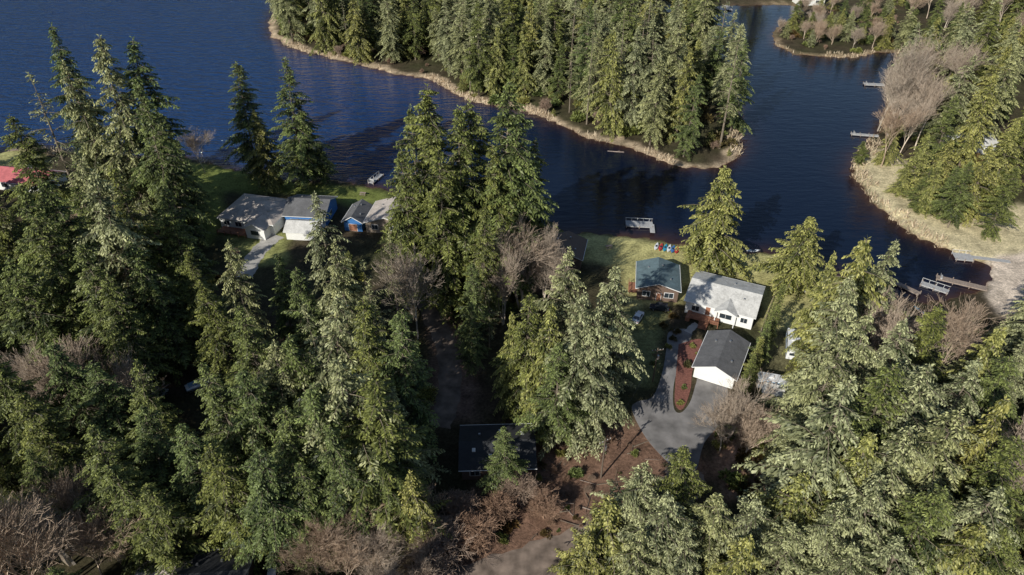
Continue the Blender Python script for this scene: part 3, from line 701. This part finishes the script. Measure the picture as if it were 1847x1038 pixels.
def bare(name, seed, h, spread=.55, stems=1, levels=6, mat=M_PALE, up=.25, tr=.016):
    rng = np.random.default_rng(seed); S0 = []; S1 = []; R0 = []; R1 = []; T = []
    cur = []
    for k in range(stems):
        d = np.array([rng.normal(0, .2 if stems > 1 else .05), rng.normal(0, .2 if stems > 1 else .05), 1.]); cur.append((np.array([rng.normal(0, .3)*(stems > 1), rng.normal(0, .3)*(stems > 1), 0.]), d/np.linalg.norm(d), h*.3, h*tr))
    for lv in range(levels):
        nx_ = []
        for p, d, L, r in cur:
            q = p; dd = d
            ns = 3 if lv < 3 else 2
            for k in range(ns):
                dd = dd+rng.normal(0, .1, 3)+np.array([0, 0, up*.12]); dd /= np.linalg.norm(dd)
                q2 = q+dd*L/ns; ra = r*(1-.35*k/ns); rb = r*(1-.35*(k+1)/ns)
                S0.append(q); S1.append(q2); R0.append(ra); R1.append(rb); T.append(min(1, .8-.1*lv+rng.normal(0, .15)))
                if lv < levels-1 and (lv > 0 or k > 0):
                    for m in range(2 if k < ns-1 else 3):
                        ax = rng.normal(0, 1, 3); nd = dd+spread*1.25*ax/np.linalg.norm(ax)+np.array([0, 0, up*.4]); nd /= np.linalg.norm(nd)
                        if rng.random() < (.8 if lv < 3 else .62): nx_.append((q2, nd, L*rng.uniform(.55, .82), max(rb*.55, .008)))
                q = q2
        if len(nx_) > 4200: nx_ = [nx_[i] for i in rng.permutation(len(nx_))[:4200]]
        cur = nx_
    S0, S1, R0, R1, T = map(np.array, (S0, S1, R0, R1, T))
    sc = h/max(S1[:, 2].max(), 1); S0 *= sc; S1 *= sc
    q = tubes(S0, S1, np.maximum(R0, .019), np.maximum(R1, .014), 3)
    return fast_mesh(name, q.reshape(-1, 3), np.arange(len(q)*4).reshape(-1, 4), [mat], None, np.clip(np.tile(T, 3), 0, 1)), h
def shrub(name, seed, R, h, mat, n=1800):
    rng = np.random.default_rng(seed); c = rng.normal(0, 1, (9, 3)); c[:, 2] = np.abs(c[:, 2]); c *= np.array([R*.45, R*.45, h*.35])
    k = rng.integers(0, 9, n); d = unit(rng.normal(0, 1, (n, 3))); d[:, 2] = np.abs(d[:, 2])
    p = c[k]*.8+d*rng.uniform(.15, .5, (n, 1))*R*.8*np.array([1, 1, h/R])
    return fast_mesh(name, (diamonds(p, d, rng.uniform(.15, .4, n), rng.uniform(.08, .2, n), rng, 1.0)).reshape(-1, 3), np.arange(n*4).reshape(-1, 4), [mat], None, rng.uniform(0, 1, n)), h

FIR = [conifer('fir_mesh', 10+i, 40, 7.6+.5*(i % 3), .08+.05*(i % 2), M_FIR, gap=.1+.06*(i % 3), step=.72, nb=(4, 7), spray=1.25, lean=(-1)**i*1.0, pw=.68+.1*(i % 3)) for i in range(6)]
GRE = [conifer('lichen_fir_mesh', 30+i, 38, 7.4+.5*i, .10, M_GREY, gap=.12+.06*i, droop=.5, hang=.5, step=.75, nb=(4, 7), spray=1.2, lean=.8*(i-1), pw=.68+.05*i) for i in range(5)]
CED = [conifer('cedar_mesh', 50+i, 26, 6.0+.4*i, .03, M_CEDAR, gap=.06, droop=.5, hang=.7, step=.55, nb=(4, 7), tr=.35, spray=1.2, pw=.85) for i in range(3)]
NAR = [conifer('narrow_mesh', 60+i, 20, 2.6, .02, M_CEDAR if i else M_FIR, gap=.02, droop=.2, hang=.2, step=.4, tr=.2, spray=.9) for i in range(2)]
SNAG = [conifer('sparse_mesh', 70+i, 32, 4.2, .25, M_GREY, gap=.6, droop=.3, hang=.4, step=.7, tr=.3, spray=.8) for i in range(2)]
BARE = [bare('bare_mesh', 80+i, 18, .45, 1+2*(i % 2), 7, up=.4, tr=.012) for i in range(4)]
M_TWIG = mat_foliage('brown_twigs', (.20, .14, .105), (.46, .36, .28), hue=(1.0, .85, .75), transl=0, rough=.9, spec=.2)
BUSHB = [bare('brush_mesh', 90+i, 6, .7, 6, 6, M_TWIG, tr=.01) for i in range(2)]
SHR = [shrub('shrub_mesh', 95, 1.6, 1.6, M_SHRUB), shrub('shrub_mesh', 96, 1.3, 1.2, M_FIR), shrub('shrub_mesh', 97, 1.8, 2.2, M_CEDAR)]
KIND = {'f': (FIR, 'fir_tree'), 'g': (GRE, 'lichen_covered_fir_tree'), 'c': (CED, 'cedar_tree'), 'n': (NAR, 'cypress_tree'), 's': (SNAG, 'sparse_fir_tree'), 'b': (BARE, 'bare_alder_tree'), 'u': (BUSHB, 'bare_bush'), 'h': (SHR, 'shrub')}
TREES = []
def place(x, y, h, kind, w=1.0, parent=None):
    ms, nm = KIND[kind]; me, mh = random.choice(ms)
    o = bpy.data.objects.new(nm if parent is None else nm.replace('_tree', '')+'_instance', me); COL.objects.link(o)
    s = h/mh
    wr = w*random.uniform(.86, 1.14)*(s if kind in 'bhu' else s**.75)
    o.scale = (wr, wr*random.uniform(.93, 1.07), s); o.rotation_euler = (random.gauss(0, .025), random.gauss(0, .025), random.uniform(0, 6.28))
    o.location = (x, y, -.15)
    if parent: o.parent = parent
    TREES.append((x, y, h)); return o
def T(u, v, h, kind='f', w=1.0):
    for k in range(40):
        hh = h*(1+(.035 if k % 2 else -.02)*(k//2))
        x, y = P(u, v, hh)
        if is_land(x, y, 2.0): break
    place(x, y, hh, kind, w*(1.08 if kind in 'fgc' else 1))

HAND = '''45 125 42 s 1.2;80 38 50 f .9;150 60 52 g;205 72 50 f;118 105 46 g;245 150 46 f .9;282 190 38 f .8;20 200 36 f;310 250 26 f .8;345 225 16 b 1.2;
415 110 34 f .9;505 100 37 f .9;462 198 24 c 1.0;540 190 24 f;575 255 14 f;
20 330 42 f;75 310 42 f;150 310 44 g;210 300 42 f;60 390 38 f;275 340 36 f .8;305 395 30 f .8;240 430 32 f;130 430 36 f;10 460 34 f;180 500 30 f;330 450 28 f .8;
400 435 34 g .8;370 510 28 f;490 455 26 f .7;575 340 38 g .7;600 445 36 g .85;545 480 30 f .8;650 470 30 s;700 420 28 s;735 430 26 b .8;665 510 28 s;430 540 30 f;
640 530 36 f;575 555 34 g 1.1;700 560 34 f .85;520 600 30 f;620 620 36 g 1.35;470 610 30 g;560 680 32 f 1.1;650 690 32 f 1.25;710 690 28 g .95;600 770 28 f;690 800 22 f .9;740 840 20 c;500 740 28 f;
770 145 52 f .95;738 190 46 f .85;822 190 48 f .95;893 150 52 f 1.0;850 175 48 f .9;932 200 46 f .95;962 245 38 f .8;722 270 40 f .8;795 260 42 f .95;905 260 40 f .8;
872 368 32 f .6;850 470 24 f .7;845 540 20 f .7;880 520 16 s;945 380 26 b .9;985 410 22 b .85;905 420 24 b .7;
1018 450 33 g .9;1102 470 35 g 1.05;955 520 30 f .8;925 570 24 c .8;1050 530 33 g;985 545 30 c .8;1085 560 30 g 1.05;1010 610 26 f;
90 620 26 f;165 655 24 f;240 740 22 f;385 640 30 f .8;440 660 28 f;330 760 25 f;150 770 26 f;50 700 26 f;205 830 22 f;380 800 26 f;450 820 26 f;100 850 17 b 1.1;40 820 20 f;60 900 16 b 1.2;170 900 15 b 1.2;130 950 13 b 1.2;260 880 20 f;540 830 22 f;
910 762 17 f .9;590 880 14 b 1.2;640 920 13 b 1.2;690 950 12 b 1.2;760 950 11 b 1.2;610 980 12 b 1.2;740 890 13 b;560 930 14 b 1.1;830 890 6 u 1.3;980 890 6 u 1.2;900 900 6 u 1.2;860 930 7 u 1.3;940 860 7 u 1.1;800 960 8 u 1.3;680 1010 11 b 1.2;770 1010 10 b 1.2;
1312 298 28 c 1.25;1462 384 21 c 1.3;1565 428 36 c .85;1612 425 34 g .85;1510 455 28 c .7;1540 500 36 g .95;
1412 512 14 n 1.1;1400 545 14 n 1.1;1388 575 13 n 1.1;1375 605 12 n 1.1;1362 640 10 n;
1520 590 34 g .8;1580 570 34 g;1650 575 34 g;1705 545 28 f;1770 545 24 b 1.1;1810 590 28 c;1460 720 22 g .8;1525 690 36 g .95;1600 670 34 f;1680 650 34 g 1.15;1760 640 30 g;1830 640 28 f;1560 770 30 c;1645 760 32 g 1.1;1735 740 32 g 1.1;1820 730 30 c;1500 800 22 c;1335 690 15 b 1.1;1320 730 12 b 1.1;1370 730 14 b 1.1;
1600 850 28 g 1.1;1700 860 28 f 1.1;1790 850 28 g 1.1;1850 800 28 f;1155 825 26 g 1.1;1250 800 26 f 1.05;1100 900 22 c 1.1;1200 885 24 g 1.1;1300 890 22 g 1.1;1375 885 22 g 1.1;1450 850 22 c 1.1;1530 900 24 g 1.1;1060 960 18 c 1.1;1150 965 20 g 1.1;1250 960 20 g 1.1;1340 960 20 c 1.1;1430 950 20 g 1.1;1540 980 20 g 1.1;1650 960 22 g 1.1;1760 950 22 c 1.1;1850 930 22 f 1.1;
1562 255 9 f;1630 180 22 b .8;1650 110 26 b .8;1675 95 28 b .8;1700 130 26 b .8;1660 170 22 b .8;1625 210 16 c .8;1730 170 24 f;1750 100 30 g;1800 130 30 c;1830 80 34 g;1680 240 18 c;1720 250 20 c;1700 290 16 c;1760 290 20 f;1800 260 22 c;1730 300 16 f;1640 290 11 c;1680 300 14 f;1840 300 20 f;1840 220 24 c;1640 60 20 b .7;1590 30 14 b .9;1540 20 14 g;1500 20 12 c;1470 20 12 f;1550 45 11 b;1510 40 10 b;1440 5 12 f;1700 20 26 f;1760 10 30 g;1650 10 20 g;1570 5 16 f;1610 15 16 c'''
for it in HAND.replace('\n', '').split(';'):
    p = it.split()
    if len(p) < 4: continue
    T(float(p[0]), float(p[1]), float(p[2]), p[3], float(p[4]) if len(p) > 4 else 1.0)

# ------------------------------------------------------------------ forest fill
def inpoly(x, y, poly):
    c = False; n = len(poly)
    for i in range(n):
        ax, ay = poly[i]; bx, by = poly[(i+1) % n]
        if (ay > y) != (by > y) and x < (bx-ax)*(y-ay)/(by-ay)+ax: c = not c
    return c
OPEN = [[(1125,425),(1400,440),(1400,520),(1372,600),(1372,700),(1440,780),(1430,870),(1290,860),(1240,860),(1170,850),(1100,760),(1150,700),(1130,560),(1100,500),(1040,470),(980,430)],
 [(300,290),(440,310),(710,340),(700,430),(520,450),(440,480),(390,430),(320,430)],
 [(815,700),(980,745),(985,865),(815,865)],
 [(800,870),(1180,860),(1040,1000),(1000,1038),(820,1038)],
 [(980,230),(1530,250),(1600,420),(1540,440),(980,440)], [(560,130),(800,180),(700,330),(560,320)], [(300,60),(480,60),(480,300),(330,280)],
 [(1600,420),(1800,440),(1850,460),(1850,560),(1640,550)], [(765,550),(840,570),(840,740),(785,740)], [(0,250),(110,250),(110,345),(0,345)],
 [(262,680),(300,680),(300,730),(262,730)], [(325,660),(390,660),(390,715),(325,715)], [(1360,40),(1395,50),(1400,98),(1590,115),(1600,250),(1350,280)],
 [(1415,588),(1460,588),(1460,645),(1415,645)], [(1540,260),(1700,320),(1847,370),(1847,450),(1640,420),(1540,340)], [(1700,225),(1790,225),(1790,270),(1700,270)], [(255,1005),(450,1005),(450,1038),(255,1038)], [(560,900),(800,900),(800,1038),(560,1038)]]
def clear_view(x, y, h):
    for f, w in ((.05, .6), (.35, 1), (.6, .8), (.85, .4), (1, 0)):
        for s in (-1, 1):
            u, v = Q(x+s*w*h*.17, y, h*f)
            for pl in OPEN:
                if inpoly(u, v, pl): return False
    return True
def fill(poly, n, hr, kinds, sp, parent=None, check=True, marg=2.0):
    xs = [p[0] for p in poly]; ys = [p[1] for p in poly]; c = 0
    cx = RNG.uniform(min(xs), max(xs), n*6); cy = RNG.uniform(min(ys), max(ys), n*6)
    ld = landd(cx, cy)
    for x, y, l in zip(cx, cy, ld):
        if c >= n: break
        if l < marg or not inpoly(x, y, poly): continue
        if any((x-a)**2+(y-b_)**2 < sp*sp for a, b_, _ in TREES): continue
        if any((x-a)**2+(y-b_)**2 < (r+1.5)**2 for a, b_, r in FOOT): continue
        h = random.uniform(*hr)
        if check and not clear_view(x, y, h): continue
        place(x, y, h, random.choice(kinds), 1.0, parent); c += 1
    return c
zl = PL([(-500,340),(120,345),(380,440),(560,450),(700,470),(760,560),(775,700),(790,900),(760,1150),(-500,1150)])
fill(zl, 105, (14, 33), 'ffffbgsbf', 5.8)
zr = PL([(1400,640),(1560,560),(1900,580),(2400,600),(2400,1150),(1030,1150),(1060,1050),(1280,900),(1380,760)])
fill(zr, 100, (14, 30), 'gggcfgfcb', 5.8)
fill(PL([(1600,70),(1640,-10),(2300,-10),(2300,330),(1847,350),(1660,300),(1610,230)]), 120, (14, 32), 'bgcfbcfg', 5.2)
fill(PL([(1400,60),(1450,20),(1640,0),(1640,80),(1560,98),(1450,95)]), 40, (7, 13), 'bbcfg', 4)
pf = empty('island_forest')
fill(ISLE, 350, (22, 41), 'ggggcfsgcsf', 4.4, pf, check=False, marg=3.6)
pb_ = empty('background_forest')
fill([(-60, 22), (22, 22), (22, 45), (-60, 45)], 26, (19, 26), 'fbgsbf', 5.2, pb_, check=False)
fill([(-260, -60), (300, -60), (300, 64), (-260, 64)], 130, (18, 30), 'ffgc', 8, pb_)
fill([(-420, 60), (-110, 60), (-150, 190), (-420, 215)], 110, (22, 38), 'ffgf', 8, pb_)
fill([(150, 60), (420, 60), (420, 330), (170, 330)], 110, (20, 34), 'fgcgb', 8.5, pb_)
fill([(-900, 300), (900, 300), (900, 1200), (-900, 1200)], 300, (22, 36), 'ffgc', 10, pb_, marg=8)
ug = empty('undergrowth')
def scatter(poly, n, kinds, hr, marg=1.5):
    xs = [p[0] for p in poly]; ys = [p[1] for p in poly]
    cx = RNG.uniform(min(xs), max(xs), n); cy = RNG.uniform(min(ys), max(ys), n); ld = landd(cx, cy)
    for x, y, l in zip(cx, cy, ld):
        if l < marg or not inpoly(x, y, poly): continue
        if any((x-a)**2+(y-b_)**2 < r*r for a, b_, r in FOOT): continue
        k = random.choice(kinds); nT = len(TREES); place(x, y, random.uniform(*hr), k, 1.0, ug); del TREES[nT:]
scatter(zl, 200, 'hhu', (.8, 3.5)); scatter(zr, 160, 'hhu', (.8, 3))
scatter(ISLE, 560, 'hhuc', (1.2, 7), 2.0)
scatter(PL([(930,770),(1100,760),(1180,850),(1040,960),(840,1000),(800,900)]), 120, 'huu', (.4, 1.7))
scatter(PL([(1290,770),(1430,780),(1440,890),(1310,900)]), 60, 'huu', (.6, 2.4))
scatter(PL([(1600,100),(1847,100),(1847,380),(1680,340),(1570,280)]), 140, 'hhub', (1, 4))
scatter(PL([(1400,60),(1450,20),(1640,0),(1640,90),(1560,98),(1450,95)]), 140, 'uuh', (1, 3), 2)
scatter(PL([(780,430),(1000,440),(1010,520),(860,600),(780,560)]), 80, 'hu', (1, 3))
for u, v in [(1222,600),(1212,612),(1206,628),(1250,625),(1240,660),(1232,700),(1225,728),(1258,640),(1180,640),(1178,655),(1205,560),(1212,572),(1195,588)]:
    x, y = P(u, v); o = place(x, y, random.uniform(.8, 1.4), 'h', .9); TREES.pop()
# fallen branches and logs on the cleared earth
mb = MB(); zz_ = PL([(930,790),(1150,790),(1180,850),(1040,960),(840,1000),(830,900)])
for k in range(90):
    x = random.uniform(min(p[0] for p in zz_), max(p[0] for p in zz_)); y = random.uniform(min(p[1] for p in zz_), max(p[1] for p in zz_))
    if not inpoly(x, y, zz_): continue
    a = random.uniform(0, 6.28); l = random.uniform(.6, 4.5); r = random.uniform(.03, .12)
    mb.cyl((x, y, .08), (x+l*math.cos(a), y+l*math.sin(a), .08+random.uniform(0, .25)), r, r*.5, random.choice([M_BARK, M_WOOD, M_POLE]), 5)
mb.obj('fallen_branches')
# ------------------------------------------------------------------ reeds
n = 300000
rx = RNG.uniform(-170, 230, n); ry = RNG.uniform(150, 330, n); ld = landd(rx, ry)
dens = np.clip(.4+1.1*wig(rx, ry, .6), 0, 1)
ok = (ld > -.3) & (ld < 1.2+3.8*dens) & (RNG.random(n) < .05+.6*dens) & ((ry > 205) | (rx > 95))
rx, ry, ld = rx[ok][:60000], ry[ok][:60000], ld[ok][:60000]
m = len(rx); hh = RNG.uniform(.4, 1.5, m); a = RNG.uniform(0, 3.14, m); ww = RNG.uniform(.10, .22, m)
rz = np.where(ld > 0, -.5+.5*sm(ld/3), -.6)
p = np.stack([rx, ry, rz], 1); wv = np.stack([np.cos(a)*ww, np.sin(a)*ww, a*0], 1); tp = p+np.stack([RNG.normal(0, .45, m), RNG.normal(0, .45, m), hh], 1)
q = np.stack([p-wv, p+wv, tp+wv*.35, tp-wv*.35], 1)
o = bpy.data.objects.new('reeds', fast_mesh('reeds', q.reshape(-1, 3), np.arange(m*4).reshape(-1, 4), [M_REED], None, RNG.uniform(0, 1, m))); COL.objects.link(o)

# ------------------------------------------------------------------ light, camera
SA, SE = math.radians(38), math.radians(30)
sv = Vector((-math.sin(SA)*math.cos(SE), -math.cos(SA)*math.cos(SE), math.sin(SE)))
sun = bpy.data.lights.new('sun', 'SUN'); sun.energy = 5.0; sun.angle = math.radians(.5); sun.color = (1, .96, .87)
so = bpy.data.objects.new('sun', sun); COL.objects.link(so); so.rotation_euler = (-sv).to_track_quat('-Z', 'Y').to_euler(); so.location = (0, 0, 200)
w = bpy.data.worlds.new('World'); scn.world = w; w.use_nodes = True; nt = w.node_tree
sk = nt.nodes.new('ShaderNodeTexSky'); sk.sky_type = 'NISHITA'; sk.sun_disc = False; sk.sun_elevation = SE; sk.sun_rotation = math.pi+SA
sk.dust_density = .5; sk.ozone_density = 1.5
nt.links.new(sk.outputs[0], nt.nodes['Background'].inputs[0]); nt.nodes['Background'].inputs[1].default_value = .085
cam = bpy.data.cameras.new('camera'); co = bpy.data.objects.new('camera', cam); COL.objects.link(co)
co.location = (0, 0, CAMH); co.rotation_euler = (math.pi/2-PITCH, 0, 0)
cam.sensor_width = 36; cam.lens = 18*FPX/923.5; cam.clip_end = 10000; scn.camera = co
scn.view_settings.view_transform = 'Standard'; scn.view_settings.look = 'None'; scn.view_settings.exposure = 0
